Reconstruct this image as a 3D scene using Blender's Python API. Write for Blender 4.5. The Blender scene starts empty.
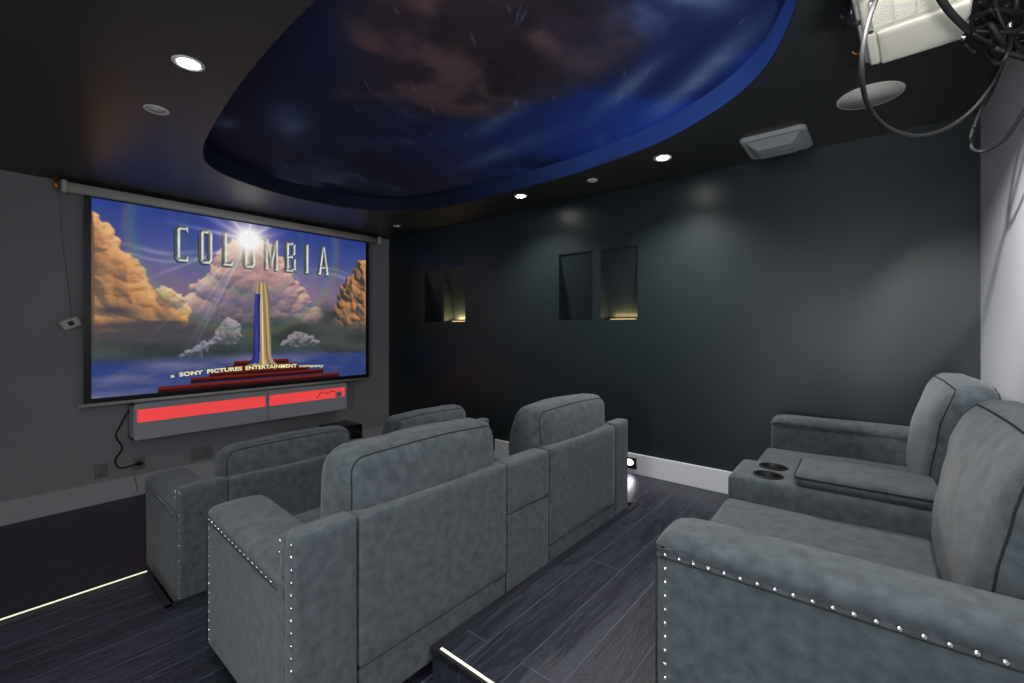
import bpy, bmesh, math, random
import numpy as np
from mathutils import Vector, noise
random.seed(4)
C = bpy.context.scene.collection
S = bpy.context.scene
EYE = 1.453

# ------------------------------------------------------------------ helpers
def link(name, me, mat=None, parent=None):
    o = bpy.data.objects.new(name, me); C.objects.link(o)
    if mat is not None:
        me.materials.clear(); me.materials.append(mat)
    if parent: o.parent = parent
    return o
def obj(name, bm, mat, parent=None, smooth=True, loc=None):
    me = bpy.data.meshes.new(name)
    bmesh.ops.recalc_face_normals(bm, faces=bm.faces)
    bm.to_mesh(me); bm.free()
    if smooth: me.polygons.foreach_set('use_smooth', [True]*len(me.polygons))
    o = link(name, me, mat, parent)
    if loc: o.location = loc
    return o
def thing(name, label, cat, loc=(0,0,0), rz=0, group=None):
    o = bpy.data.objects.new(name, None); C.objects.link(o)
    o.empty_display_size = .1
    o.location = loc; o.rotation_euler = (0,0,rz)
    tag(o, label, cat, group); return o
def tag(o, label, cat, group=None):
    o['label'] = label; o['category'] = cat
    if group: o['group'] = group
    return o
def struct(o, label=None):
    o['kind'] = 'structure'
    if label: o['label'] = label
    return o
def box(bm, x0,x1,y0,y1,z0,z1, bev=0):
    r = bmesh.ops.create_cube(bm, size=1)
    vs = r['verts']
    for v in vs:
        v.co = Vector(((x0+x1)/2+v.co.x*(x1-x0), (y0+y1)/2+v.co.y*(y1-y0), (z0+z1)/2+v.co.z*(z1-z0)))
    if bev:
        es = list({e for v in vs for e in v.link_edges})
        bmesh.ops.bevel(bm, geom=es, offset=bev, segments=2, affect='EDGES', profile=.6)
    return bm
def bx(*a, bev=0):
    bm = bmesh.new(); return box(bm, *a, bev=bev)
def prism(poly, z0, z1):
    bm = bmesh.new()
    b = [bm.verts.new((x,y,z0)) for x,y in poly]; t = [bm.verts.new((x,y,z1)) for x,y in poly]
    n = len(poly)
    bm.faces.new(t); bm.faces.new(b[::-1])
    for i in range(n): bm.faces.new((b[i],b[(i+1)%n],t[(i+1)%n],t[i]))
    return bm
def cyl(bm, c, r, h, axis='z', seg=32, r2=None):
    res = bmesh.ops.create_cone(bm, cap_ends=True, segments=seg, radius1=r, radius2=r if r2 is None else r2, depth=h)
    for v in res['verts']:
        p = v.co.copy()
        if axis == 'y': p = Vector((p.x, p.z, p.y))
        if axis == 'x': p = Vector((p.z, p.y, p.x))
        v.co = p + Vector(c)
    return bm
def lathe(bm, prof, c=(0,0,0), seg=40):
    rings = []
    for r,z in prof:
        rings.append([bm.verts.new((c[0]+r*math.cos(2*math.pi*i/seg), c[1]+r*math.sin(2*math.pi*i/seg), c[2]+z)) for i in range(seg)])
    for a,b in zip(rings, rings[1:]):
        for i in range(seg): bm.faces.new((a[i],a[(i+1)%seg],b[(i+1)%seg],b[i]))
    return bm
def smoothpath(pts, sub=6, closed=False):
    P = [Vector(p) for p in pts]; n = len(P); out = []
    rng = range(n) if closed else range(n-1)
    for i in rng:
        if closed: a,b,c,d = P[i-1],P[i],P[(i+1)%n],P[(i+2)%n]
        else: a,b,c,d = P[max(i-1,0)],P[i],P[i+1],P[min(i+2,n-1)]
        for k in range(sub):
            t = k/sub
            out.append(.5*((2*b)+(c-a)*t+(2*a-5*b+4*c-d)*t*t+(3*b-a-3*c+d)*t**3))
    if not closed: out.append(P[-1])
    return out
def tube(bm, pts, r, seg=8, closed=False):
    P = [Vector(p) for p in pts]; n = len(P); rings = []; up = None
    for i in range(n):
        if closed: t = (P[(i+1)%n]-P[i-1])
        else: t = P[min(i+1,n-1)]-P[max(i-1,0)]
        t.normalize()
        if up is None: up = t.orthogonal().normalized()
        up = (up - t*up.dot(t)).normalized(); s = t.cross(up)
        rings.append([bm.verts.new(P[i]+r*(math.cos(2*math.pi*k/seg)*up+math.sin(2*math.pi*k/seg)*s)) for k in range(seg)])
    for i in range(n if closed else n-1):
        a = rings[i]; b = rings[(i+1)%n]; off = 0
        if closed and i == n-1:
            off = min(range(seg), key=lambda k:(a[0].co-b[k].co).length)
        for k in range(seg): bm.faces.new((a[k],a[(k+1)%seg],b[(k+1+off)%seg],b[(k+off)%seg]))
    if not closed:
        bm.faces.new(rings[0][::-1]); bm.faces.new(rings[-1])
    return bm
def rbox(x0,x1,y0,y1,z0,z1, r=.03, n=12, fn=None, bm=None):
    """soft rounded box; fn deforms normalised+real coordinates"""
    own = bmesh.new()
    bmesh.ops.create_cube(own, size=2)
    bmesh.ops.subdivide_edges(own, edges=own.edges[:], cuts=n, use_grid_fill=True)
    h = Vector(((x1-x0)/2,(y1-y0)/2,(z1-z0)/2)); c0 = Vector(((x0+x1)/2,(y0+y1)/2,(z0+z1)/2))
    r = min(r, *[k*.98 for k in h])
    for v in own.verts:
        q = []; d = []
        for i in range(3):
            p = v.co[i]; inn = h[i]-r; s = 1 if p >= 0 else -1; ap = abs(p)
            if ap <= .7: q.append(s*inn*ap/.7); d.append(0)
            else: q.append(s*inn); d.append(s*(ap-.7)/.3)
        q = Vector(q); d = Vector(d)
        m = max(abs(k) for k in d)
        if d.length > 0: d = d.normalized()*r*m if m < .999 else d.normalized()*r
        v.co = q+d
        if fn: v.co = fn(v.co, h)
        v.co += c0
    if bm is not None:
        me = bpy.data.meshes.new('t'); own.to_mesh(me); own.free(); bm.from_mesh(me); bpy.data.meshes.remove(me); return bm
    return own
def loop_pts(x0,x1,y,z0,z1,r,k=6):
    out = []
    for cx,cz,a0 in ((x1-r,z1-r,0),(x0+r,z1-r,90),(x0+r,z0+r,180),(x1-r,z0+r,270)):
        for i in range(k+1):
            a = math.radians(a0+90*i/k); out.append(Vector((cx+r*math.cos(a), y, cz+r*math.sin(a))))
    # densify the straights
    res = []
    for i,p in enumerate(out):
        q = out[(i+1)%len(out)]; L = (q-p).length; m = max(1,int(L/.04))
        for j in range(m): res.append(p.lerp(q,j/m))
    return res

# ------------------------------------------------------------------ materials
def lin(c):
    return tuple((x/12.92 if x <= .04045 else ((x+.055)/1.055)**2.4) for x in c)
def hexl(h): return lin(tuple(int(h[i:i+2],16)/255 for i in (0,2,4)))+(1,)
def mat(name, col, rough=.5, metal=0, spec=.5, emit=None, es=0, coat=0):
    m = bpy.data.materials.new(name); m.use_nodes = True
    b = m.node_tree.nodes['Principled BSDF']
    b.inputs['Base Color'].default_value = col if len(col)==4 else (*col,1)
    b.inputs['Roughness'].default_value = rough; b.inputs['Metallic'].default_value = metal
    b.inputs['Specular IOR Level'].default_value = spec
    b.inputs['Coat Weight'].default_value = coat
    if emit: b.inputs['Emission Color'].default_value = (*emit[:3],1); b.inputs['Emission Strength'].default_value = es
    return m
def noisy(m, scale, c1, c2, bump=.1, bscale=None, stretch=(1,1,1), detail=6, rr=None, lo=.35, hi=.65):
    nt = m.node_tree; N = nt.nodes; L = nt.links; b = N['Principled BSDF']
    tc = N.new('ShaderNodeTexCoord'); mp = N.new('ShaderNodeMapping'); mp.inputs['Scale'].default_value = stretch
    L.new(tc.outputs['Object'], mp.inputs['Vector'])
    n = N.new('ShaderNodeTexNoise'); n.inputs['Scale'].default_value = scale; n.inputs['Detail'].default_value = detail
    L.new(mp.outputs[0], n.inputs['Vector'])
    cr = N.new('ShaderNodeValToRGB'); cr.color_ramp.elements[0].position = lo; cr.color_ramp.elements[1].position = hi
    cr.color_ramp.elements[0].color = (*c1[:3],1); cr.color_ramp.elements[1].color = (*c2[:3],1)
    L.new(n.outputs['Fac'], cr.inputs[0]); L.new(cr.outputs[0], b.inputs['Base Color'])
    n2 = N.new('ShaderNodeTexNoise'); n2.inputs['Scale'].default_value = bscale or scale*6; n2.inputs['Detail'].default_value = 4
    L.new(mp.outputs[0], n2.inputs['Vector'])
    bp = N.new('ShaderNodeBump'); bp.inputs['Strength'].default_value = bump; bp.inputs['Distance'].default_value = .004
    L.new(n2.outputs['Fac'], bp.inputs['Height']); L.new(bp.outputs[0], b.inputs['Normal'])
    if rr:
        mr = N.new('ShaderNodeMapRange'); mr.inputs['To Min'].default_value = rr[0]; mr.inputs['To Max'].default_value = rr[1]
        L.new(n.outputs['Fac'], mr.inputs['Value']); L.new(mr.outputs[0], b.inputs['Roughness'])
    return m
FAB = noisy(mat('suede', (.1,.12,.13), .88, spec=.25), 26, hexl('424a4f'), hexl('5a6369'), .4, 260, detail=14, lo=.3, hi=.7)
b = FAB.node_tree.nodes['Principled BSDF']; b.inputs['Sheen Weight'].default_value = .25; b.inputs['Sheen Roughness'].default_value = .5
PIPE = mat('suede_piping', hexl('2c3335'), .9, spec=.2)
NAIL = mat('nail_chrome', (.85,.84,.8), .22, 1)
BLK = mat('black_plastic', (.012,.012,.013), .4)
GBLK = mat('black_gloss', (.01,.01,.011), .15)
CUP = mat('cup_black', (.006,.006,.007), .5)
WDARK = noisy(mat('dark_green_paint', (.02,.028,.03), .42, spec=.5), 1.2, hexl('212c2f'), hexl('242f32'), .05, 90, rr=(.33,.42))
WGREY = noisy(mat('grey_paint', (.2,.2,.21), .6), 1.5, hexl('a3a3a7'), hexl('aaaaae'), .05, 60)
WWHITE = noisy(mat('white_paint', (.6,.6,.62), .6), 1.5, hexl('e6e6ea'), hexl('ececf0'), .03, 60)
CEIL = noisy(mat('dark_ceiling', (.02,.02,.02), .45), .9, hexl('2e3232'), hexl('343736'), .04, 50, rr=(.32,.42))
BASEW = mat('white_trim', hexl('eeeff2'), .4)
BASEG = mat('grey_trim', hexl('c8c8cc'), .5)
ALU = mat('screen_case', hexl('e2e0d6'), .4)
PROJ = mat('projector_shell', hexl('f6f3e4'), .45)
PROJ2 = mat('projector_vent', hexl('5a584f'), .6)
GREYP = mat('grey_plastic', hexl('aeb1b2'), .5)
GREYD = mat('grey_plastic_dark', hexl('6d7072'), .6)
LAMPR = mat('lamp_trim', hexl('e4e2da'), .4)
LAMP = mat('lamp_glow', (1,1,1), .5, emit=(1,.97,.93), es=60)
STRIP = mat('glow_strip', (.8,.8,.7), .5, emit=lin((.93,.95,.80)), es=.85)
REDE = mat('red_light', (.6,.05,.04), .4, emit=lin((.90,.27,.27)), es=.9)
CAB = mat('grey_lacquer', hexl('cdd0d6'), .22, coat=.3)
BRASS = mat('copper', hexl('a06a38'), .35, 1)
PLATE = mat('outlet_plate', hexl('8a8a8c'), .45)
HOLE = mat('socket_dark', (.01,.01,.01), .6)
NAVY = noisy(mat('cove_blue', (.01,.03,.15), .6), 2.5, hexl('1f418c'), hexl('2f55a8'), .03, 40)

def wood(name):
    m = mat(name, (.02,.02,.025), .35); nt = m.node_tree; N = nt.nodes; L = nt.links; b = N['Principled BSDF']
    tc = N.new('ShaderNodeTexCoord')
    br = N.new('ShaderNodeTexBrick'); br.inputs['Scale'].default_value = 1; br.offset = .37
    br.inputs['Brick Width'].default_value = 1.25; br.inputs['Row Height'].default_value = .165
    br.inputs['Mortar Size'].default_value = .0022; br.inputs['Mortar Smooth'].default_value = .3; br.inputs['Bias'].default_value = 0
    br.inputs['Color1'].default_value = (.2,.2,.2,1); br.inputs['Color2'].default_value = (.8,.8,.8,1); br.inputs['Mortar'].default_value = (.5,.5,.5,1)
    L.new(tc.outputs['Object'], br.inputs['Vector'])
    # offset grain per plank
    off = N.new('ShaderNodeVectorMath'); off.operation = 'MULTIPLY_ADD'
    L.new(br.outputs['Color'], off.inputs[0]); off.inputs[1].default_value = (3.1,1.7,0); L.new(tc.outputs['Object'], off.inputs[2])
    mp = N.new('ShaderNodeMapping'); mp.inputs['Scale'].default_value = (1.1,11,11); L.new(off.outputs[0], mp.inputs['Vector'])
    n = N.new('ShaderNodeTexNoise'); n.inputs['Scale'].default_value = 1.4; n.inputs['Detail'].default_value = 9; n.inputs['Distortion'].default_value = 1.6
    n.inputs['Roughness'].default_value = .65
    L.new(mp.outputs[0], n.inputs['Vector'])
    wv = N.new('ShaderNodeMath'); wv.operation = 'MULTIPLY'; wv.inputs[1].default_value = 30; L.new(n.outputs['Fac'], wv.inputs[0])
    sn = N.new('ShaderNodeMath'); sn.operation = 'SINE'; L.new(wv.outputs[0], sn.inputs[0])
    mr = N.new('ShaderNodeMapRange'); mr.inputs['From Min'].default_value = -1; mr.inputs['From Max'].default_value = 1; L.new(sn.outputs[0], mr.inputs['Value'])
    cr = N.new('ShaderNodeValToRGB'); e = cr.color_ramp.elements
    e[0].position = 0; e[0].color = hexl('272a35'); e[1].position = .7; e[1].color = hexl('2c2f3c')
    e2 = cr.color_ramp.elements.new(1); e2.color = hexl('3c3f4e')
    L.new(mr.outputs[0], cr.inputs[0])
    mx = N.new('ShaderNodeMix'); mx.data_type = 'RGBA'; mx.blend_type = 'MULTIPLY'; mx.inputs[0].default_value = .3
    L.new(cr.outputs[0], mx.inputs[6]); L.new(br.outputs['Color'], mx.inputs[7])
    mm = N.new('ShaderNodeMix'); mm.data_type = 'RGBA'
    L.new(br.outputs['Fac'], mm.inputs[0]); L.new(mx.outputs[2], mm.inputs[6]); mm.inputs[7].default_value = hexl('55596a')
    L.new(mm.outputs[2], b.inputs['Base Color'])
    bp = N.new('ShaderNodeBump'); bp.inputs['Strength'].default_value = .25; bp.inputs['Distance'].default_value = .002
    L.new(mr.outputs[0], bp.inputs['Height']); L.new(bp.outputs[0], b.inputs['Normal'])
    b.inputs['Roughness'].default_value = .38
    return m
WOOD = wood('dark_oak_planks')
WOODT = noisy(mat('dark_oak_nosing', (.02,.02,.02), .4), 3, hexl('17181c'), hexl('24262c'), .2, 60, stretch=(1,8,8))

# ------------------------------------------------------------------ room
RX, FY, BY, LX, CZ = 3.48, 4.98, -.42, -1.5, 2.616
L1, L2 = .127, .253
NX0, NX1 = .605, 2.86
struct(obj('floor', prism([(LX,2.4),(RX,2.4),(RX,FY),(LX,FY)], -.1, 0), WOOD, smooth=False))
struct(obj('floor', prism([(LX,BY),(RX,BY),(RX,3.09),(NX1,3.09),(NX1,2.62),(NX0,2.62),(NX0,3.09),(LX,3.09)], -.1, L1), WOOD, smooth=False))
struct(obj('floor', prism([(1.10,BY),(RX,BY),(RX,1.76),(NX1,1.76),(NX1,1.298),(1.10,1.298)], L1+.0005, L2), WOOD, smooth=False))
# dark nosing boards along the step edges
trims = [(NX0-.03,NX0,2.59,3.10,L1), (NX0-.03,NX1+.03,2.592,2.62,L1),
         (NX1,NX1+.03,2.59,3.10,L1), (1.092,1.118,BY,1.262,L2), (1.092,NX1+.03,1.262,1.303,L2), (NX1,NX1+.03,1.303,1.77,L2),
         (LX,NX0-.03,3.06,3.10,L1), (NX1+.03,RX,3.06,3.10,L1)]
for i,(a,b_,c,d,z) in enumerate(trims):
    struct(obj('trim_%d' % (i+1), bx(a,b_,c,d,z-.022,z+.004,bev=.002), WOODT, smooth=False))

def wall_mesh(name, m, y0,y1,z0,z1, x, holes=(), thick=.1):
    bm = bmesh.new()
    ys = sorted({y0,y1,*[h[0] for h in holes],*[h[1] for h in holes]}); zs = sorted({z0,z1,*[h[2] for h in holes],*[h[3] for h in holes]})
    vc = {}
    def V(y,z,xx=x):
        k = (round(y,4),round(z,4),round(xx,4))
        if k not in vc: vc[k] = bm.verts.new((xx,y,z))
        return vc[k]
    for a,b in zip(ys,ys[1:]):
        for c,d in zip(zs,zs[1:]):
            if any(h[0]<=a and b<=h[1] and h[2]<=c and d<=h[3] for h in holes): continue
            bm.faces.new((V(a,c),V(b,c),V(b,d),V(a,d)))
    for h in holes:
        a,b,c,d,dt,db = h
        xt = x+dt; xb = x+db
        bm.faces.new((V(a,c,xb),V(b,c,xb),V(b,d,xt),V(a,d,xt)))
        bm.faces.new((V(a,c),V(b,c),V(b,c,xb),V(a,c,xb)))
        bm.faces.new((V(a,d),V(b,d),V(b,d,xt),V(a,d,xt)))
        bm.faces.new((V(a,c),V(a,d),V(a,d,xt),V(a,c,xb)))
        bm.faces.new((V(b,c),V(b,d),V(b,d,xt),V(b,c,xb)))
    X = x+thick*2
    for a,b in (((y0,z0),(y1,z0)),((y1,z0),(y1,z1)),((y1,z1),(y0,z1)),((y0,z1),(y0,z0))):
        bm.faces.new((bm.verts.new((x,*a)),bm.verts.new((x,*b)),bm.verts.new((X,*b)),bm.verts.new((X,*a))))
    bm.faces.new([bm.verts.new((X,y,z)) for y,z in ((y0,z0),(y1,z0),(y1,z1),(y0,z1))])
    me = bpy.data.meshes.new(name); bm.to_mesh(me); bm.free()
    return link(name, me, m)
NZ0, NZ1 = 1.525, 2.135
NICHES = [(3.94,4.25),(3.557,3.904),(1.957,2.31),(1.538,1.876)]
struct(wall_mesh('wall_right', WDARK, BY, FY, -.1, 2.9, RX, [(a,b,NZ0,NZ1,.012,.15) for a,b in NICHES]), 'dark grey green side wall with four slanted recessed niches')
struct(obj('wall_front', bx(LX-.2,RX+.2,FY,FY+.12,-.1,2.9), WGREY, smooth=False))
struct(obj('wall_back', bx(LX-.2,RX+.2,BY-.12,BY,-.1,2.9), WWHITE, smooth=False))
# unseen left wall; its door gap is added to let fill light in
bm = bmesh.new()
box(bm, LX-.12,LX,.95,FY,-.1,2.9); box(bm, LX-.12,LX,BY,.05,-.1,2.9); box(bm, LX-.12,LX,.05,.95,2.2,2.9)
struct(obj('wall_left', bm, WGREY, smooth=False))
# baseboards
def bbm(*a): return bx(*a, bev=.004)
struct(obj('baseboard_right', bbm(RX-.018,RX,BY,1.76,L2,L2+.165), BASEW, smooth=False))
struct(obj('baseboard_right', bbm(RX-.018,RX,1.76,3.10,L1,L1+.165), BASEW, smooth=False))
struct(obj('baseboard_right', bbm(RX-.018,RX,3.10,FY-.02,0,.165), BASEW, smooth=False))
struct(obj('baseboard_front', bbm(LX,RX,FY-.018,FY,0,.175), BASEG, smooth=False))

# cove outline in plan
cov = [(1.05,.32),(.84,.75),(.775,1.45),(.79,2.1),(.85,2.75),(.955,3.42),(1.12,3.76),(1.45,3.95),(1.85,4.03),(2.3,3.98),(2.66,3.78),(2.86,3.4),
       (2.93,2.9),(2.93,2.3),(2.90,1.75),(2.80,1.2),(2.66,.86),(2.42,.52),(2.12,.32),(1.75,.2),(1.35,.2)]
cp = smoothpath([(x,y,0) for x,y in cov], 6, True)
bm = bmesh.new()
ov = [bm.verts.new((x,y,CZ)) for x,y in ((LX,BY),(RX,BY),(RX,FY),(LX,FY))]
oe = [bm.edges.new((ov[i],ov[(i+1)%4])) for i in range(4)]
iv = [bm.verts.new((p.x,p.y,CZ)) for p in cp]
ie = [bm.edges.new((iv[i],iv[(i+1)%len(iv)])) for i in range(len(iv))]
bmesh.ops.triangle_fill(bm, use_beauty=True, use_dissolve=False, edges=oe+ie)
ex = bmesh.ops.extrude_face_region(bm, geom=bm.faces[:])
for g in ex['geom']:
    if isinstance(g, bmesh.types.BMVert): g.co.z += .012
struct(obj('ceiling', bm, CEIL, smooth=False), 'dark lower ceiling around the painted oval recess')
MZ = 2.75

# ---- numpy picture painting (two flat painted/projected pictures)
rs = np.random.RandomState(11)
LAT = rs.rand(256,256)
def vnoise(x, y, s=0):
    xi = np.floor(x).astype(int); yi = np.floor(y).astype(int); fx = x-xi; fy = y-yi
    fx = fx*fx*(3-2*fx); fy = fy*fy*(3-2*fy)
    g = lambda a,b: LAT[(a+s*37)%256,(b+s*91)%256]
    return (g(xi,yi)*(1-fx)+g(xi+1,yi)*fx)*(1-fy)+(g(xi,yi+1)*(1-fx)+g(xi+1,yi+1)*fx)*fy
def fbm(x, y, o=5, s=0, bill=False):
    t = 0; a = .5; n = 0
    for k in range(o):
        v = vnoise(x*2**k+k*17.3, y*2**k+k*9.1, s+k)
        if bill: v = 1-np.abs(2*v-1)
        t = t+a*v; n += a; a *= .5
    return t/n
def ss(a,b,x):
    t = np.clip((x-a)/(b-a),0,1); return t*t*(3-2*t)
def mixc(img, col, m):
    return img*(1-m[...,None])+np.array(col)[None,None,:]*m[...,None] if np.ndim(col)==1 else img*(1-m[...,None])+col*m[...,None]
def sdf(poly, X, Y):
    d = np.full(X.shape, 1e9); ins = np.zeros(X.shape, bool); n = len(poly)
    for i in range(n):
        ax,ay = poly[i]; bx_,by_ = poly[(i+1)%n]; ex,ey = bx_-ax,by_-ay
        t = np.clip(((X-ax)*ex+(Y-ay)*ey)/(ex*ex+ey*ey+1e-12),0,1)
        d = np.minimum(d, np.hypot(X-ax-t*ex, Y-ay-t*ey))
        c = ((ay > Y) != (by_ > Y)) & (X < ex*(Y-ay)/(ey if abs(ey)>1e-9 else 1e-9)+ax)
        ins ^= c
    return np.where(ins, d, -d)
def H(h): return [int(h[i:i+2],16)/255 for i in (0,2,4)]
def color_grid(name, img, P, m, parent=None):
    """img (rows,cols,3) sRGB; P (rows,cols,3) vertex positions"""
    h,w,_ = img.shape
    me = bpy.data.meshes.new(name)
    me.vertices.add(h*w); me.vertices.foreach_set('co', P.reshape(-1).astype(np.float32))
    i,j = np.meshgrid(np.arange(h-1), np.arange(w-1), indexing='ij'); a = (i*w+j).reshape(-1)
    q = np.stack([a,a+1,a+w+1,a+w],1).reshape(-1)
    me.loops.add(len(q)); me.loops.foreach_set('vertex_index', q.astype(np.int32))
    nf = len(a); me.polygons.add(nf); me.polygons.foreach_set('loop_start', np.arange(0,nf*4,4,dtype=np.int32))
    me.update(calc_edges=True)
    ca = me.color_attributes.new('paint', 'FLOAT_COLOR', 'POINT')
    l = np.where(img <= .04045, img/12.92, ((np.clip(img,0,None)+.055)/1.055)**2.4)
    ca.data.foreach_set('color', np.concatenate([l, np.ones((h,w,1))],2).reshape(-1).astype(np.float32))
    return link(name, me, m, parent)
def paintmat(name, emit):
    m = mat(name, (0,0,0), .8); nt = m.node_tree; b = nt.nodes['Principled BSDF']
    a = nt.nodes.new('ShaderNodeAttribute'); a.attribute_name = 'paint'
    if emit:
        b.inputs['Base Color'].default_value = (.02,.02,.02,1); b.inputs['Specular IOR Level'].default_value = .05
        nt.links.new(a.outputs['Color'], b.inputs['Emission Color']); b.inputs['Emission Strength'].default_value = emit
    else: nt.links.new(a.outputs['Color'], b.inputs['Base Color'])
    return m

# ceiling sky painting
mx = np.linspace(.72,2.98,230); my = np.linspace(.1,4.1,400)
Xg,Yg = np.meshgrid(mx,my)
img = np.zeros(Xg.shape+(3,))+np.array(H('0b1e50'))
br_ = ss(1.6,2.9,Xg)*ss(3.4,.4,Yg)  # brighter blue at the near right, light falloff put into the colour
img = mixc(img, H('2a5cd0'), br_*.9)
img = mixc(img, H('0a1436'), ss(.45,.62,fbm(Xg*1.3,Yg*1.3,4,1))*.6)
img = mixc(img, H('0a1634'), ss(2.0,3.2,Yg+.4*(1.8-Xg))*.7)  # navy far end: darker sky plus the dimmer light there painted in
wx = Xg+.5*fbm(Xg*2,Yg*2,4,3); wy = Yg+.5*fbm(Xg*2,Yg*2,4,7)
cl = fbm(wx*1.5,wy*2.6,6,5)
wh = ss(.52,.78,cl)*(.25+.75*ss(.4,.6,fbm(Xg*.9,Yg*.9,3,12)))
img = mixc(img, H('7d94c0'), wh*.8)
for (cx,cy,sx,sy,ang,st) in ((2.42,.75,.42,.08,-.9,.6),(2.25,1.05,.3,.07,-1.0,.45),(1.75,.55,.16,.08,.3,.8),(2.5,2.2,.1,.5,.1,.35),(1.3,2.9,.12,.3,.4,.4),(1.02,3.2,.06,.13,.2,.55),(2.05,1.75,.08,.35,.3,.4)):
    dx = Xg-cx; dy = Yg-cy; u = dx*math.cos(ang)-dy*math.sin(ang); v = dx*math.sin(ang)+dy*math.cos(ang)
    g = np.exp(-(u/sx)**2-(v/sy)**2)*(.35+1.2*fbm(Xg*7,Yg*7,5,9))
    img = mixc(img, H('93a8c4'), np.clip(g*st,0,.85))
bd = np.hypot((Xg-1.5)/.55,(Yg-1.55)/.75)+.8*(fbm(Xg*2.2,Yg*2.2,5,21)-.5)
bm_ = ss(1.25,.55,bd)
img = mixc(img, H('2e2230'), bm_*.93)
img = mixc(img, H('5c4548'), bm_*ss(.5,.68,fbm(Xg*3,Yg*3,6,23))*.85)
img = mixc(img, H('130e18'), bm_*ss(.52,.35,fbm(Xg*2.1,Yg*2.1,5,31))*.7)
for k in range(30):   # fine painted star streaks
    cx,cy = rs.uniform(.9,2.8),rs.uniform(.4,3.8); L_ = rs.uniform(.02,.06); a = rs.uniform(.5,1.1)
    dx = Xg-cx; dy = Yg-cy; u = dx*math.cos(a)+dy*math.sin(a); v = -dx*math.sin(a)+dy*math.cos(a)
    img = mixc(img, H('9fb2d6'), np.exp(-(u/L_)**2-(v/.005)**2)*.35)
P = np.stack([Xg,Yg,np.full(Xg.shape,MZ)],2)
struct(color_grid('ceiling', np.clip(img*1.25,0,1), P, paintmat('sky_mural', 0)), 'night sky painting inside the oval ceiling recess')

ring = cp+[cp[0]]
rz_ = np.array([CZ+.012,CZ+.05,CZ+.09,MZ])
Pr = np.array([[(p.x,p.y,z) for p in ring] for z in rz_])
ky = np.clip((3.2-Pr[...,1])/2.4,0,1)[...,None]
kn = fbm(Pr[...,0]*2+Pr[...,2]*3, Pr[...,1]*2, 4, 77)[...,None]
rc = np.array(H('0b1838'))*(1-ky)+np.array(H('4470cc'))*ky  # rim colour darkens toward the screen, painting in the weaker light there
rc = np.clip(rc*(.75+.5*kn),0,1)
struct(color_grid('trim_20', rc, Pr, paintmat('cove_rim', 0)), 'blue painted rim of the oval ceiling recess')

# ------------------------------------------------------------------ projected film picture
W_,H_ = 600,390
SX0,SX1,SZ0,SZ1,SY = .60,3.07,.885,2.50,4.878
u1 = np.linspace(0,1,W_); v1 = np.linspace(0,1,H_); U,V = np.meshgrid(u1,v1)
A = U*1.53
img = np.zeros(U.shape+(3,))
def ramp(v, stops):
    out = np.zeros(v.shape+(3,))
    cs = [H(c) for _,c in stops]; xs = [s for s,_ in stops]
    for k in range(3): out[...,k] = np.interp(v, xs, [c[k] for c in cs])
    return out
img = ramp(V, [(0,'344278'),(.16,'364475'),(.24,'454f70'),(.42,'6a6480'),(.56,'85708a'),(.7,'686590'),(.82,'465290'),(1,'2b4088')])
img += (fbm(A*3,V*5,4,2)[...,None]-.5)*.05
# wisps
for cx,cy,sx,sy in ((.19,.775,.13,.012),(.17,.73,.15,.008),(.32,.74,.1,.01),(.86,.72,.12,.014),(.8,.76,.1,.008),(.33,.47,.08,.006)):
    g = np.exp(-((U-cx)/sx)**2-((V-cy-.015*np.sin(U*25))/sy)**2)*(.3+.9*fbm(A*12,V*30,4,6))
    img = mixc(img, H('a9adc0'), np.clip(g*.55,0,1))
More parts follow.
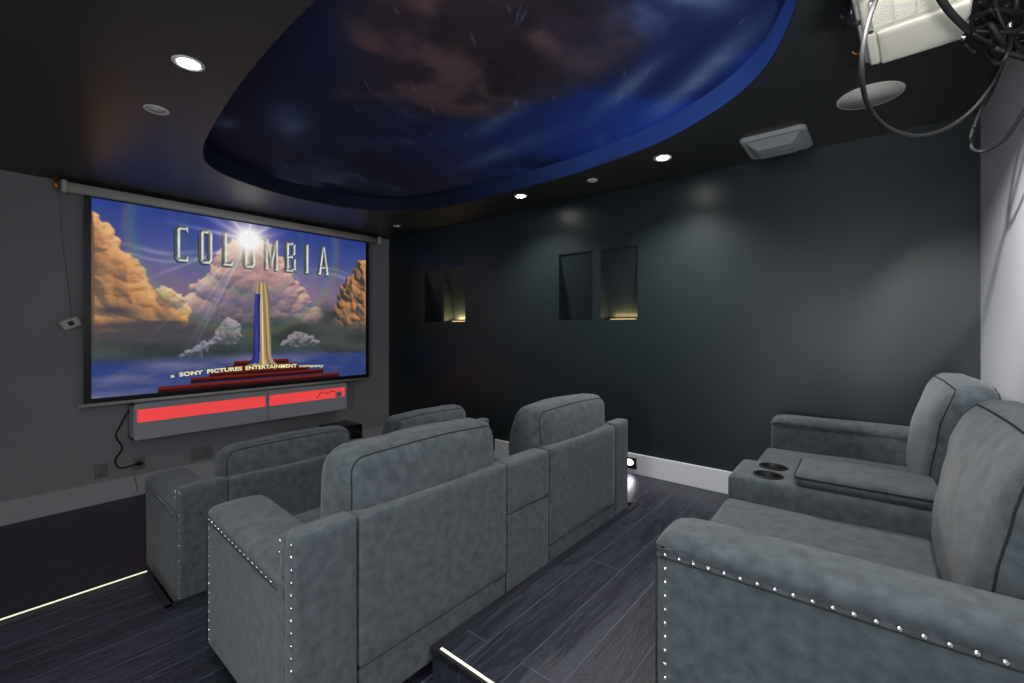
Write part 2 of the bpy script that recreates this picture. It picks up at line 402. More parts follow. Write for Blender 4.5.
# torch sun glow
SU,SV = .468,.90
rr = np.hypot((U-SU)*1.53,(V-SV))
img = mixc(img, H('3a2fc0'), np.clip(np.exp(-(rr/.2)**2)*.6,0,1))
def cloud(poly, edge, hi, mid, sh, sc=9, lx=.6, ly=.6, seed=0, rough=.05, soft=.004, base=None, r0=.022, r1=.085, dens=1.0):
    """heap of round puffs filling a polygon, shaded by its own relief"""
    global img
    rr2 = np.random.RandomState(seed+100)
    wxs = A+.030*(fbm(A*9,V*9,5,seed)-.5)*2+.010*(fbm(A*40,V*40,3,seed+4)-.5)*2; wys = V+.030*(fbm(A*9,V*9,5,seed+9)-.5)*2+.010*(fbm(A*40,V*40,3,seed+6)-.5)*2
    PA = [(x*1.53,y) for x,y in poly]
    xs = [p[0] for p in PA]; ys = [p[1] for p in PA]; area = (max(xs)-min(xs))*(max(ys)-min(ys))
    N = int(min(900, max(30, dens*area/(r0*r0)*1.3)))
    px = rr2.uniform(min(xs),max(xs),N); py = rr2.uniform(min(ys),max(ys),N)
    d = sdf(PA, px, py); Hh = np.full(U.shape,-1.); 
    for a_,b_,dd in zip(px,py,d):
        if dd < 0: continue
        r = rr2.uniform(r0*.5,r1)*(.35+.65*min(1,dd/.07)); r = max(r, r0*.45)
        i0 = int(np.clip((b_-r*1.6-.04)*H_,0,H_-1)); i1 = int(np.clip((b_+r*1.6+.04)*H_,0,H_))
        j0 = int(np.clip((a_-r*1.6-.04)/1.53*W_,0,W_-1)); j1 = int(np.clip((a_+r*1.6+.04)/1.53*W_,0,W_))
        if i1<=i0 or j1<=j0: continue
        q = r*r-(wxs[i0:i1,j0:j1]-a_)**2-(wys[i0:i1,j0:j1]-b_)**2
        z = np.where(q>0, np.sqrt(np.clip(q,0,None))+min(dd,.08)*.45+rr2.uniform(-.006,.006), -1)
        Hh[i0:i1,j0:j1] = np.maximum(Hh[i0:i1,j0:j1], z)
    m = (Hh>-.5).astype(float)
    for _ in range(2): m = (m+np.roll(m,1,0)+np.roll(m,-1,0)+np.roll(m,1,1)+np.roll(m,-1,1))/5
    Z = np.clip(Hh,0,None)+.022*fbm(A*11,V*11,6,seed+2,True)
    for _ in range(9): Z = (Z*2+np.roll(Z,1,0)+np.roll(Z,-1,0)+np.roll(Z,1,1)+np.roll(Z,-1,1))/6
    gy,gx = np.gradient(Z,1/H_,1.53/W_)
    nl = 1/np.sqrt(1+gx*gx+gy*gy)
    L3 = np.array([lx,-ly,.55]); L3 = L3/np.linalg.norm(L3)
    lit = (-gx*L3[0]-gy*L3[1]+L3[2])*nl
    D = sdf(PA,A,V)
    t = np.clip(.16+.62*lit*.9+.22*np.exp(-np.clip(D,0,1)/edge)+.22*(fbm(A*6,V*6,4,seed+3)-.5),0,1)
    c = np.zeros(img.shape)
    for k in range(3): c[...,k] = np.interp(t,[0,.28,.62,.95],[H(sh)[k]*.85,H(sh)[k],H(mid)[k],H(hi)[k]])
    if base is not None:
        bf = ss(base[1],base[0],V+.10*(fbm(A*5,V*8,4,seed+8)-.5))*.85
        c = c*(1-bf[...,None])+np.array(H(base[2]))*bf[...,None]*(.65+.6*t[...,None])
    img = img*(1-m[...,None])+c*m[...,None]
# centre cloud tower
cloud([(.25,.52),(.30,.62),(.34,.66),(.35,.78),(.41,.88),(.46,.93),(.52,.9),(.58,.84),(.63,.70),(.68,.62),(.73,.55),(.77,.42),(.79,.33),(.72,.27),(.3,.27),(.2,.4)],
      .05,'f6d6b0','bd9494','70677a',8,-.2,-.9,3,.05,.012,(.3,.52,'55565e'))
g = np.exp(-((U-.53)/.13)**2-((V-.66)/.15)**2); img = mixc(img, H('e6a99a'), np.clip(g*.5,0,1))
g = np.exp(-((U-.47)/.16)**2-((V-.50)/.13)**2)*(.5+.9*fbm(A*5,V*5,4,83)); img = mixc(img, H('645f6e'), np.clip(g*.75,0,.8)*ss(.3,.42,V)*(img[...,0]>img[...,2]*.9))
# left cumulus bank
cloud([(-.1,1.0),(.0,.92),(.03,.88),(.06,.79),(.09,.73),(.115,.70),(.14,.60),(.17,.53),(.2,.50),(.26,.47),(.25,.36),(.16,.28),(-.1,.2)],
      .035,'f4c088','c48c5e','7c6250',7,.5,-.7,7,.05,.01,(.24,.38,'4e4a4c'))
cloud([(.165,.55),(.19,.58),(.22,.56),(.26,.51),(.25,.47),(.17,.46)],.03,'f6dcae','caa07a','8d7262',14,.2,-.9,9,.03,r0=.010,r1=.028)
# right cumulus bank
cloud([(.76,.30),(.80,.42),(.84,.50),(.86,.58),(.89,.66),(.93,.74),(.935,.84),(.965,.86),(1.1,.86),(1.1,.15),(.8,.2)],
      .04,'efb47c','b98052','3e3e40',7,.7,-.7,15,.04,.01,(.28,.44,'4a4040'))
g = np.exp(-((U-.80)/.05)**2-((V-.42)/.09)**2); img = mixc(img, H('3c4244'), np.clip(g*.9,0,1))
# dark band at the horizon
bnd = ss(.14,.22,V+.05*(fbm(A*5,V*9,4,33)-.5))*ss(.44,.3,V+.18*(fbm(A*3,V*6,5,35)-.5))
n = fbm(A*4,V*14,5,37)
dk = np.array(H('39413f'))[None,None,:]*(.7+.7*n[...,None])
img = img*(1-(bnd*.9)[...,None])+dk*(bnd*.9)[...,None]
# dark strokes over left bank
for cx,cy,sx,sy in ((.06,.44,.05,.022),(.10,.36,.13,.022),(.20,.38,.09,.014),(.13,.31,.18,.03),(.22,.3,.12,.03)):
    g = np.exp(-((U-cx)/sx)**2-((V-cy)/sy)**2)*(.4+1.0*fbm(A*9,V*18,4,41)); img = mixc(img, H('4b474e'), np.clip(g*1.25,0,.95))
# small pale puffs in mid ground
cloud([(.32,.25),(.36,.36),(.40,.42),(.43,.38),(.44,.30),(.42,.24)],.03,'b9a6ac','8b8490','5a5c66',16,.3,-.9,61,.04,r0=.010,r1=.028)
cloud([(.24,.2),(.28,.24),(.31,.27),(.33,.22),(.3,.18)],.02,'a79aac','77788a','4d525c',16,.3,-.9,63,.03,r0=.010,r1=.028)
cloud([(.57,.24),(.62,.30),(.66,.35),(.70,.31),(.74,.28),(.77,.24),(.7,.22)],.03,'a9989e','7d7a82','4c5256',16,-.3,-.9,65,.03,r0=.010,r1=.028)
# sea of low cloud
low = ss(.21,.13,V+.05*(fbm(A*6,V*8,4,45)-.5))
n = fbm(A*3,V*11,6,47)
sea = ramp(n,[(0,'27386e'),(.45,'33457f'),(.58,'555c86'),(.75,'81779a'),(1,'a095b0')])
img = img*(1-low[...,None])+sea*low[...,None]
# rays from the torch, faint rings
ang = np.arctan2(V-SV,(U-SU)*1.53)
for a,wd,st,ln in ((-2.62,.008,.5,.8),(-2.25,.008,.45,.9),(-2.1,.006,.4,.8),(-1.98,.006,.45,1.0),(-2.02,.012,.25,1.0),(-.62,.007,.4,.6),(-.78,.008,.3,.5),(-.5,.006,.3,.6),(3.05,.01,.5,.5),(.35,.03,.35,.3),(2.7,.03,.45,.4),(2.3,.06,.4,.25),(.8,.05,.4,.25)):
    da = np.abs(np.angle(np.exp(1j*(ang-a))))
    m = np.exp(-(da*rr/wd)**2)*ss(ln,.05,rr)*ss(.04,.12,rr)*st*.85 if wd < .02 else np.exp(-(da/wd/3)**2)*ss(ln,.02,rr)*st
    img = mixc(img, H('dfe2f4'), np.clip(m,0,1))
for R_,col in ((.56,'4f9a8a'),(.585,'b08a4a'),(.40,'5a5aa8'),(.335,'3f7a78')):
    img = mixc(img, H(col), np.exp(-((rr-R_)/.018)**2)*.22*(V>.25))
# red steps
for x0,x1,y0,y1 in ((.413,.625,.118,.150),(.385,.66,.085,.122),(.33,.71,.062,.095),(.27,.78,.035,.068),(.173,.86,-.01,.033)):
    m = ((U>x0)&(U<x1)&(V>y0)&(V<y1)).astype(float)
    c = ramp(np.clip((V-y0)/(y1-y0),0,1),[(0,'240a0c'),(.62,'3d0f10'),(.7,'7a231e'),(1,'5a1816')])
    img = img*(1-m[...,None])+c*m[...,None]
# plain draped pillar as a neutral stand-in on the top step
PXc,PZb,PZt = .518,.118,.64
t = (V-PZb)/(PZt-PZb)
hw = np.interp(t,[0,.03,.1,.75,.86,1],[.060,.047,.036,.029,.026,.019])
m = ss(hw+.002,hw-.002,np.abs(U-PXc))*(t>0)*(t<1)
s_ = (U-PXc)/hw
fold = .82+.18*np.sin(s_*9+t*3)+.08*np.sin(s_*21)
c = np.array(H('e6c791'))[None,None,:]*(fold*(1-.25*np.abs(s_)))[...,None]
img = img*(1-m[...,None])+np.clip(c,0,1)*m[...,None]
m2 = ss(hw+.002,hw-.002,np.abs(U-PXc))*(t>0.02)*(t<.86)*(s_<-.25)
c = np.array(H('3c3f9c'))[None,None,:]*(fold*1.0)[...,None]
img = img*(1-m2[...,None])+c*m2[...,None]
# chiselled capital letters
def letter(strokes):
    global img
    D = np.full(U.shape,-1.)
    for st in strokes: D = np.maximum(D, sdf([(x*1.53,y) for x,y in st], A, V))
    Ds = np.full(U.shape,-1.)
    for st in strokes: Ds = np.maximum(Ds, sdf([(x*1.53-.006,y-.009) for x,y in st], A, V))
    img = mixc(img, H('1f3a34'), ss(-.001,.002,Ds)*.85)
    m = ss(-.001,.002,D)
    gy,gx = np.gradient(np.clip(D,0,.02),1/H_,1.53/W_)
    sh = np.clip(.66-.3*gx+.26*gy,0,1.05)*(.9+.25*fbm(A*40,V*40,3,71))
    c = np.array(H('e2e8e0'))[None,None,:]*sh[...,None]
    img = img*(1-m[...,None])+np.clip(c,0,1)*m[...,None]
T,B_ = .925,.725; cw = .013
def R(x0,x1,y0,y1): return [(x0,y0),(x1,y0),(x1,y1),(x0,y1)]
def cham(x0,x1,y0,y1,k=.012): return [(x0+k,y0),(x1-k,y0),(x1,y0+k*1.5),(x1,y1-k*1.5),(x1-k,y1),(x0+k,y1),(x0,y1-k*1.5),(x0,y0+k*1.5)]
h_ = .03
letter([[(.222,T-.018),(.231,T),(.262,T),(.262,T-.042),(.254,T-.022),(.238,T-.024),(.238,B_+.024),(.254,B_+.022),(.262,B_+.045),(.262,B_),(.231,B_),(.222,B_+.018)]])
def Oh(x0,x1):
    k=.010; w=.0155
    L_ = [(x0,B_+.022),(x0+k,B_),(x0+w+.002,B_),(x0+w,B_+.03),(x0+w,T-.03),(x0+w+.002,T),(x0+k,T),(x0,T-.022)]
    R2 = [(x0+x1-x,y) for x,y in L_]
    return [L_,R2,R(x0+k,x1-k,T-.024,T),R(x0+k,x1-k,B_,B_+.024)]
letter(Oh(.296,.340))
letter([R(.374,.390,B_,T),[(.374,B_),(.410,B_),(.410,B_+.045),(.402,B_+.024),(.374,B_+.024)]])
def Uh(x0,x1):
    w=.0155;k=.01
    return [[(x0,B_+.022),(x0+k,B_),(x0+w+.002,B_),(x0+w,B_+.03),(x0+w,T),(x0,T)],[(x1,B_+.022),(x1-k,B_),(x1-w-.002,B_),(x1-w,B_+.03),(x1-w,T),(x1,T)],R(x0+k,x1-k,B_,B_+.024)]
letter(Uh(.447,.492))
letter([R(.527,.541,B_,T),R(.567,.581,B_,T),[(.527,T),(.541,T),(.558,.79),(.554,.745),(.550,.75)],[(.581,T),(.567,T),(.550,.79),(.554,.745),(.558,.75)]])
letter([R(.611,.627,B_,T),R(.611,.645,T-.024,T),R(.611,.645,B_,B_+.024),R(.611,.643,.815,.838),R(.640,.654,.838,T-.012),R(.641,.656,B_+.012,.815)])
letter([R(.695,.712,B_,T)])
letter([[(.753,B_),(.769,B_),(.786,T),(.772,T)],[(.807,B_),(.791,B_),(.774,T),(.788,T)],R(.766,.796,.768,.79)])
# torch burst
img = mixc(img, H('ffe0b0'), np.clip(np.exp(-(rr/.14)**2)*.6,0,1))
img = mixc(img, H('ffffff'), np.clip(np.exp(-(rr/.075)**2)*1.6,0,1))
st6 = np.abs(np.cos(ang*4+.3))**24
img = mixc(img, H('f4f2ff'), np.clip(st6*np.exp(-(rr/.13)**2)*.8,0,1))
img = np.clip(img,0,1)
img = np.clip(img*.97,0,1)

scr = thing('projection_screen', 'large pull-down projection screen showing a sunset cloud film title on the front wall', 'projection screen', (1.835,SY,CZ))
def loc_to(o, root):  # keep world coordinates while parenting to an unrotated root
    o.parent = root; o.location = Vector(o.location)-root.location; return o
P = np.stack([SX0+U*(SX1-SX0), np.full(U.shape,SY-.004), SZ0+V*(SZ1-SZ0)],2)
o = loc_to(color_grid('film_picture', img, P, paintmat('film', .95)), scr); o['label'] = 'bright film title picture of clouds, steps and lettering'
bm = bx(SX0-.045,SX1+.045,SY,SY+.003,SZ0-.05,CZ-.06)
loc_to(obj('screen_fabric', bm, BLK, smooth=False), scr)
bm = bmesh.new(); cyl(bm, (1.85,SY+.005,2.548), .036, 2.80, 'x', 24); box(bm, .44,3.26,SY-.02,SY+.05,2.56,2.585)
loc_to(obj('roller_case', bm, ALU), scr)
for xx in (.445,3.255):
    bm = rbox(xx-.02,xx+.02,SY-.04,SY+.05,2.50,2.60,.015,4)
    loc_to(obj('end_cap', bm, ALU), scr)
bm = bmesh.new(); cyl(bm, (1.835,SY,SZ0-.052), .013, 2.62, 'x', 16); loc_to(obj('bottom_bar', bm, ALU), scr)
for xx in (.40,3.20):
    bm = bmesh.new(); box(bm, xx-.012,xx+.012,SY-.02,SY+.02,2.53,2.616,.003); cyl(bm,(xx,SY-.02,2.575),.014,.02,'y',12)
    loc_to(obj('bracket', bm, BRASS), scr)
# caption on the picture
fc = bpy.data.curves.new('cap','FONT'); fc.body = 'SONY PICTURES ENTERTAINMENT'; fc.size = .07; fc.extrude = .0008; fc.offset = .002; fc.space_character = 1.05
fo = bpy.data.objects.new('cap', fc); C.objects.link(fo)
def text_mesh(body, size, off=.0022):
    fc.body = body; fc.size = size; fc.offset = off if len(body)>3 and body[0].isupper() else .0008
    bpy.context.view_layer.update()
    dg = bpy.context.evaluated_depsgraph_get(); return bpy.data.meshes.new_from_object(fo.evaluated_get(dg))
CAPT = mat('caption_glow', hexl('d9d2a0'), .6, emit=lin((.90,.88,.66)), es=.9)
def put_text(body, size, x0, x1, zf, sc_y=.88):
    me = text_mesh(body, size); xs = [v.co.x for v in me.vertices]; a,b = min(xs),max(xs)
    for v in me.vertices:
        x = x0+(v.co.x-a)/(b-a)*(x1-x0); v.co = Vector((x, SY-.006-v.co.z, zf(x)+v.co.y*sc_y))
    o = link('caption_text', me, CAPT); loc_to(o, scr); return o
mw = SX1-SX0
zf = lambda x: SZ0+ (SZ1-SZ0)*(.076+.018*(1-((x-1.835)/.75)**2))
for body_,sz_,a_,b_ in (('a',.05,.209,.221),('SONY',.056,.235,.309),('PICTURES',.056,.322,.443),('ENTERTAINMENT',.056,.455,.660),('company',.05,.671,.781)):
    put_text(body_, sz_, SX0+a_*mw, SX0+b_*mw, zf)
bpy.data.objects.remove(fo)

# control box hanging from the screen
t = thing('switch_box', 'small pale switch box hanging on a thin wire left of the screen', 'switch box', (.475,4.925,1.47))
def P3(px, py, t):   # a point along a sight line, metres
    s = (px-512)/445
    return Vector(((.7705+.6374*s)*t, (.6374-.7705*s)*t, EYE-(py-328)/445*t))
Pw = lambda px,py,Y: P3(px,py,Y/(.6374-.7705*(px-512)/445))
wire = smoothpath([(.42,4.89,2.55),(.425,4.88,2.4),(.44,4.89,2.1),(.47,4.9,1.8),(.485,4.92,1.65),(.49,4.925,1.52)],5)
bm = tube(bmesh.new(), wire, .0035, 6); o = obj('wire', bm, PLATE); loc_to(o, t)
bm = rbox(-.06,.06,-.02,.02,-.04,.04,.01,4); o = obj('box_body', bm, LAMPR, t); o.rotation_euler = (0,math.radians(-28),0); o.location=(.01,0,.02)
bm = rbox(-.018,.018,-.006,.006,-.018,.018,.004,3); o = obj('rocker_switch', bm, BLK, t); o.rotation_euler = (0,math.radians(-28),0); o.location=(.012,-.019,.02)

# ------------------------------------------------------------------ floating cabinets
def cabinet(x0,x1,label, extra=None):
    z0,z1,yf = .519,.817,4.75
    c = thing('floating_cabinet', label, 'cabinet', ((x0+x1)/2,FY,z0), 0, 'floating cabinets under the screen')
    bm = bmesh.new()
    box(bm,x0,x1,yf+.016,FY-.001,z0,z0+.016); box(bm,x0,x1,yf+.016,FY-.001,z1-.016,z1)
    box(bm,x0,x0+.016,yf+.016,FY-.001,z0,z1); box(bm,x1-.016,x1,yf+.016,FY-.001,z0,z1); box(bm,x0,x1,FY-.02,FY-.001,z0,z1)
    loc_to(obj('body', bm, CAB, smooth=False), c)
    loc_to(obj('door_panel', bx(x0+.002,x1-.002,yf,yf+.016,z0,.665,bev=.002), CAB, smooth=False), c)
    loc_to(obj('top_rail', bx(x0+.002,x1-.002,yf,yf+.016,.772,z1,bev=.002), CAB, smooth=False), c)
    loc_to(obj('end_stile', bx(x0+.002,x0+.022,yf,yf+.016,.665,.772) if x0<1 else bx(x1-.022,x1-.002,yf,yf+.016,.665,.772), CAB, smooth=False), c)
    o = loc_to(obj('light_panel', bx(x0+.018,x1-.018,yf+.02,yf+.028,.655,.782), REDE, smooth=False), c); o['label']='glowing red light panel'
    return c
cabinet(.842,1.888,'left grey floating cabinet with a glowing red slot under the screen')
cb = cabinet(1.892,2.749,'right grey floating cabinet with red slot and a small white device inside')
t = thing('set_top_box', 'small pale device standing in the red slot of the right cabinet', 'device', (2.65,4.758,.668))
obj('case', bx(-.035,.035,-.005,.010,0,.062,bev=.003), LAMPR, t); obj('front_panel', bx(-.022,.022,-.008,-.004,.012,.050,bev=.001), GREYP, t)
bm = tube(bmesh.new(), smoothpath([(2.40,4.757,.68),(2.42,4.757,.72),(2.47,4.757,.745),(2.52,4.757,.72),(2.56,4.757,.745),(2.61,4.757,.73)],6), .0035, 6)
tag(obj('cable', bm, BLK), 'short dark cable coiled in the red slot of the right cabinet', 'cable')

# wall sockets on the front wall
def outlet(x,z,label,gang=1):
    t = thing('wall_socket', label, 'socket', (x,FY,z), 0, 'sockets low on the front wall')
    w = .04 if gang==1 else .085
    obj('plate', bx(-w,w,-.007,0,-.058,.058,bev=.003), PLATE, t)
    for g in range(gang):
        cx = 0 if gang==1 else (-.04+.08*g)
        for s in (-1,1):
            rc_ = obj('receptacle', rbox(cx-.017,cx+.017,-.009,-.005,s*.026-.014,s*.026+.014,.002,3), PLATE, t)
            for dx in (-.006,.006):
                obj('slot', bx(cx+dx-.0015,cx+dx+.0015,-.0098,-.0085,s*.026-.005,s*.026+.007), HOLE, rc_, smooth=False)
def fw(px,py,Y=FY): return Pw(px,py,Y)
q = fw(101,471); outlet(q.x,q.z,'leftmost grey socket low on the front wall')
q = fw(139,463); outlet(q.x,q.z,'grey socket under the cabinets with a black cord plugged in')
q = fw(202,453); outlet(q.x,q.z,'double grey socket behind the front left sofa, right of the cord',2)
q = fw(139,463)
path = [fw(132,405,4.93),fw(121,424,4.95),fw(116,436,4.955),fw(122,448,4.955),fw(115,460,4.955),fw(120,468,4.955),fw(133,465,4.955),fw(139,462.5,4.95)]
bm = tube(bmesh.new(), smoothpath(path,7), .006, 8)
pl = obj('power_cord', bm, BLK); tag(pl,'black power cord hanging from the cabinet to a wall socket','power cord')
bm = rbox(q.x-.03,q.x+.02,4.935,4.972,q.z-.012,q.z+.018,.008,3); obj('plug', bm, BLK, pl)
path = [fw(133,472,4.957),fw(136,482,4.955),fw(137,490,4.955),fw(134,494,4.952)]
tag(obj('wire', tube(bmesh.new(), smoothpath(path,6), .003, 6), PLATE), 'thin pale wire running down the baseboard below the plugged socket','wire')

# subwoofer
q = P3(341,424,4.7/(.6374+.7705*171/445))
t = thing('subwoofer', 'black box subwoofer on the floor below the right end of the cabinets', 'speaker', (2.62,4.66,0))
obj('case', rbox(-.17,.17,-.17,.17,.02,.375,.012,5), GBLK, t)
bm = bmesh.new(); cyl(bm,(0,-.176,.2),.12,.012,'y',40); obj('driver', bm, BLK, t)
for sx in (-1,1):
    for sy in (-1,1):
        bm = bmesh.new(); cyl(bm,(sx*.13,sy*.13,.011),.02,.022); obj('foot', bm, BLK, t)

# ------------------------------------------------------------------ seating
nail_me = None
def nail_mesh():
    global nail_me
    bm = bmesh.new()
    bmesh.ops.create_uvsphere(bm, u_segments=10, v_segments=6, radius=.0066)
    for v in bm.verts: v.co.x *= .6
    nail_me = bpy.data.meshes.new('nailhead'); bm.to_mesh(nail_me); bm.free()
    nail_me.polygons.foreach_set('use_smooth',[True]*len(nail_me.polygons)); nail_me.materials.append(NAIL)
nail_mesh()
def wr(amp, seed, sc=5):
    def f(p): return amp*noise.noise(Vector((p.x*sc+seed, p.y*sc, p.z*sc*1.4)))
    return f
def sofa(X0, Y0, Z0, D, label, ctop, arm_f, arm_b, rz=0, cush_lean=.06, front_face=False, seed=0, xs=(0,.21,.96,1.29,2.02,2.21), cy=(.045,.255), ph=.70, taper=.07):
    R0 = thing('recliner_sofa', label, 'sofa', (X0,Y0,Z0), rz, 'two seat home theater sofas')
    x0,x1,x2,x3,x4,x5 = xs
    # base plinth and feet
    obj('base', bx(x0+.03,x5-.03,.03,D-.05,.012,.09), BLK, R0, smooth=False)
    for fx in (x0+.06,x5-.06):
        for fy in (.07,D-.09):
            bm = bmesh.new(); cyl(bm,(fx,fy,.012),.025,.024); obj('foot', bm, BLK, R0)
    # back panels
    for a,b_ in ((x0,x1),(x1,x2),(x2,x3),(x3,x4),(x4,x5)):
        g = .0025
        arm_bit = (a==x0 or b_==x5)
        def lean(p,h): return Vector((p.x, p.y + (-.0)*(p.z), p.z))
        zb = .05 if (arm_bit or a==x2) else .205
        if a==x2:
            obj('back_panel', rbox(a+g,b_-g,0,.075,.05,.468,.012,10), FAB, R0)
            obj('back_panel', rbox(a+g,b_-g,-.004,.10,.470,ph,.016,10), FAB, R0)
        else:
            obj('back_panel', rbox(a+g,b_-g,-.002,.085 if not arm_bit else .07,zb,ph+.005 if not arm_bit else ph+.015,.014,10), FAB, R0)
        if not arm_bit and a!=x2:
            obj('lower_back_panel', rbox(a+g,b_-g,.006,.07,.05,.203,.012,8), FAB, R0)
    # arms
    for side,(a,b_) in enumerate(((x0,x1),(x4,x5))):
        def slope(y): return arm_b+(arm_f-arm_b)*min(1,max(0,(y-.05)/(D-.05)))
        yc = (.06+D)/2
        def fb(p,h,yc=yc):
            q = p.copy()
            if q.z>0: q.z += (slope(q.y+yc)-arm_f)*(q.z/h.z)
            return q
        body = obj('arm', rbox(a+.004,b_-.004,.06,D-.006,.05,arm_f-.045,.016,14,fb), FAB, R0)
        def fp(p,h,yc=(.05+D)/2):
            q = p.copy(); q.z += slope(q.y+yc)-arm_f
            if p.z>0: q.z += .008*(1-(p.x/h.x)**2)
            # front nose rounds down
            k = max(0,(p.y-(h.y-.09))/.09); q.z -= .022*k*k*(1 if p.z>0 else .2)
            q.z += wr(.003,seed+side*3)(p)
            return q
        pad = obj('arm_pad', rbox(a,b_,.05,D-.001,arm_f-.060,arm_f,.032,16,fp), FAB, R0)
        # wing linking the arm to the back
        bm = bmesh.new()
        prof = [(.066,arm_b-.08),(.066,ph+.012),(.082,ph+.012),(.098,arm_b+.05),(.115,arm_b-.01),(.115,arm_b-.08)]
        A_ = [bm.verts.new((a+.004,y,z)) for y,z in prof]; B2 = [bm.verts.new((b_-.004,y,z)) for y,z in prof]
        bm.faces.new(A_); bm.faces.new(B2[::-1])
        for i in range(6): bm.faces.new((A_[i],B2[i],B2[(i+1)%6],A_[(i+1)%6]))
        bmesh.ops.bevel(bm, geom=bm.edges[:], offset=.006, segments=2, affect='EDGES')
        obj('wing', bm, FAB, R0)
        if side==0:
            pts = []
            y = D-.034
            while y > .13: pts.append((y, slope(y)-.054)); y -= .037
            z = arm_f-.054-.037
            while z > .06: pts.append((D-.034,z)); z -= .037
            z = ph-.01
            while z > .06: pts.append((.014,z)); z -= .037
            for zz in (ph-.02,ph-.055): pts.append((.088+(ph-.01-zz)*.12, zz))
            nb = bmesh.new()
            for (y,z) in pts:
                o = bpy.data.objects.new('nailhead', nail_me); C.objects.link(o); o.parent = body
                o.location = (a-.0005 if y<.12 else a+.003, y, z)
            # seam lines beside the nails
            sm = bmesh.new()
            tp = [Vector((a+.0035,D-.010,.06)),Vector((a+.0035,D-.010,arm_f-.062))]
            tube(sm,tp,.002,6); obj('seam', sm, PIPE, body); sm = bmesh.new()
            yy = [D-.02-(D-.14)*i/20 for i in range(21)]
            tube(sm,[Vector((a+.003,y,slope(y)-.062)) for y in yy],.002,6)
            obj('seam', sm, PIPE, body)
    # seats, foot rests, back cushions
    for k,(a,b_) in enumerate(((x1,x2),(x3,x4))):
        def fs(p,h):
            q = p.copy()
            if p.z>0: q.z += .016*(1-(p.x/h.x)**4)*(1-(p.y/h.y)**4); q.z += wr(.006,seed+k*7,4)(p)
            return q
        sc_ = obj('seat_cushion', rbox(a+.003,b_-.003,.10,D+.02,.30,.452,.03,18,fs), FAB, R0)
        sm = bmesh.new()
        zz = .452-.012
        tube(sm, [Vector((a+.012+(b_-a-.024)*i/14, D+.010, zz)) for i in range(15)], .0035, 6)
        obj('piping', sm, PIPE, sc_)
        obj('footrest', rbox(a+.004,b_-.004,.14,D+.012,.075,.297,.02,10), FAB, R0)
        c0,c1 = cy
        zb,zt = .43,ctop; r=.072
        hc = (zt-zb)/2; xc=(a+b_)/2; zc=(zb+zt)/2; yc=(c0+c1)/2; ha=(b_-a)/2+.004; hb=(c1-c0)/2
        def fc_(p,h,k=k):
            q = p.copy()
            u = p.x/h.x; w = p.z/h.z
            fy = 1 if p.y>0 else -1
            q.y += fy*abs(p.y/h.y)*.028*(1-u*u)*(1-w*w)*(1 if p.y>0 else .6)
            if w>0:
                q.y -= (taper*w*w if p.y>0 else -.012*w*w)*abs(p.y/h.y)
                q.z += .014*(1-u*u)*w
            q.y -= cush_lean*(w+1)/2
            q.x += (.012*(1-w*w))*u*0
            d = wr(.007,seed+k*11+.5,4.5)(p)+wr(.003,seed+k*5+9.5,14)(p)
            q.y += d*fy; q.z += d*.6*(1 if w>.3 else 0)
            return q
        cu = obj('back_cushion', rbox(xc-ha,xc+ha,c0,c1,zb,zt,r,22,fc_), FAB, R0)
        h = Vector((ha,hb,hc)); sm = bmesh.new()
        for sgn in (1,-1):
            off = .7071
            pts = loop_pts(-(ha-r)-r*off, (ha-r)+r*off, sgn*(hb-r+r*off), -(hc-r)-r*off, (hc-r)+r*off, r*off, 6)
            pts = [fc_(p,h)+Vector((xc,yc,zc)) for p in pts]
            tube(sm, pts, .003, 6, True)
        obj('piping', sm, PIPE, cu)
        # quilting seam across the gusset on both sides
        for sgn in ((-1,1) if rz > 0 else ()):
            sm = bmesh.new()
            pts = [fc_(Vector((sgn*(ha+.0002),-hb*.35+hb*.7*i/8,hc*.35)),h)+Vector((xc,yc,zc)) for i in range(9)]
            tube(sm, pts, .002, 5)
            obj('seam', sm, PIPE, cu)
    # console
    c = obj('console', rbox(x2+.003,x3-.003,.10,D+.02,.06,.548,.03,14), FAB, R0)
    cups = [(x2+.088,D-.13),(x3-.092,D-.13)]
    cut = bmesh.new()
    for cx_,cy_ in cups: cyl(cut,(cx_,cy_,.53),.052,.14,'z',32)
    cme = bpy.data.meshes.new('cut'); cut.to_mesh(cme); cut.free()
    co = bpy.data.objects.new('cut', cme); C.objects.link(co); co.parent = R0
    md = c.modifiers.new('b','BOOLEAN'); md.operation='DIFFERENCE'; md.object=co; md.solver='EXACT'
    bpy.context.view_layer.update()
    nm = bpy.data.meshes.new_from_object(c.evaluated_get(bpy.context.evaluated_depsgraph_get()))
    c.modifiers.clear(); c.data = nm; bpy.data.objects.remove(co)
    nm.materials.clear(); nm.materials.append(FAB)
    for cx_,cy_ in cups:
        bm = bmesh.new()
        lathe(bm, [(.0,-.072),(.048,-.072),(.0505,-.06),(.0505,.002),(.053,.005),(.058,.004),(.060,.0005),(.0515,-.003)], (cx_,cy_,.549))
        o = obj('cup_holder', bm, CUP, c); o['label'] = 'round black cup holder'
    def fpad(p,h):
        q = p.copy(); 
        if p.z>0: q.z += .016*(1-(p.x/h.x)**2)*(1-(p.y/h.y)**2)
        return q
    pad = obj('armrest_pad', rbox(x2+.006,x3-.006,.17,D-.235,.545,.600,.026,12,fpad), FAB, c)
    sm = bmesh.new()
    def lp(a,b_,c_,d_,r,k=5):
        return [Vector((p.x,p.z,0)) for p in loop_pts(a,b_,0,c_,d_,r,k)]
    tube(sm, [Vector((p.x,p.y,.585)) for p in lp(x2+.005,x3-.005,.169,D-.234,.028)], .003, 6, True)
    obj('piping', sm, PIPE, pad)
    return R0
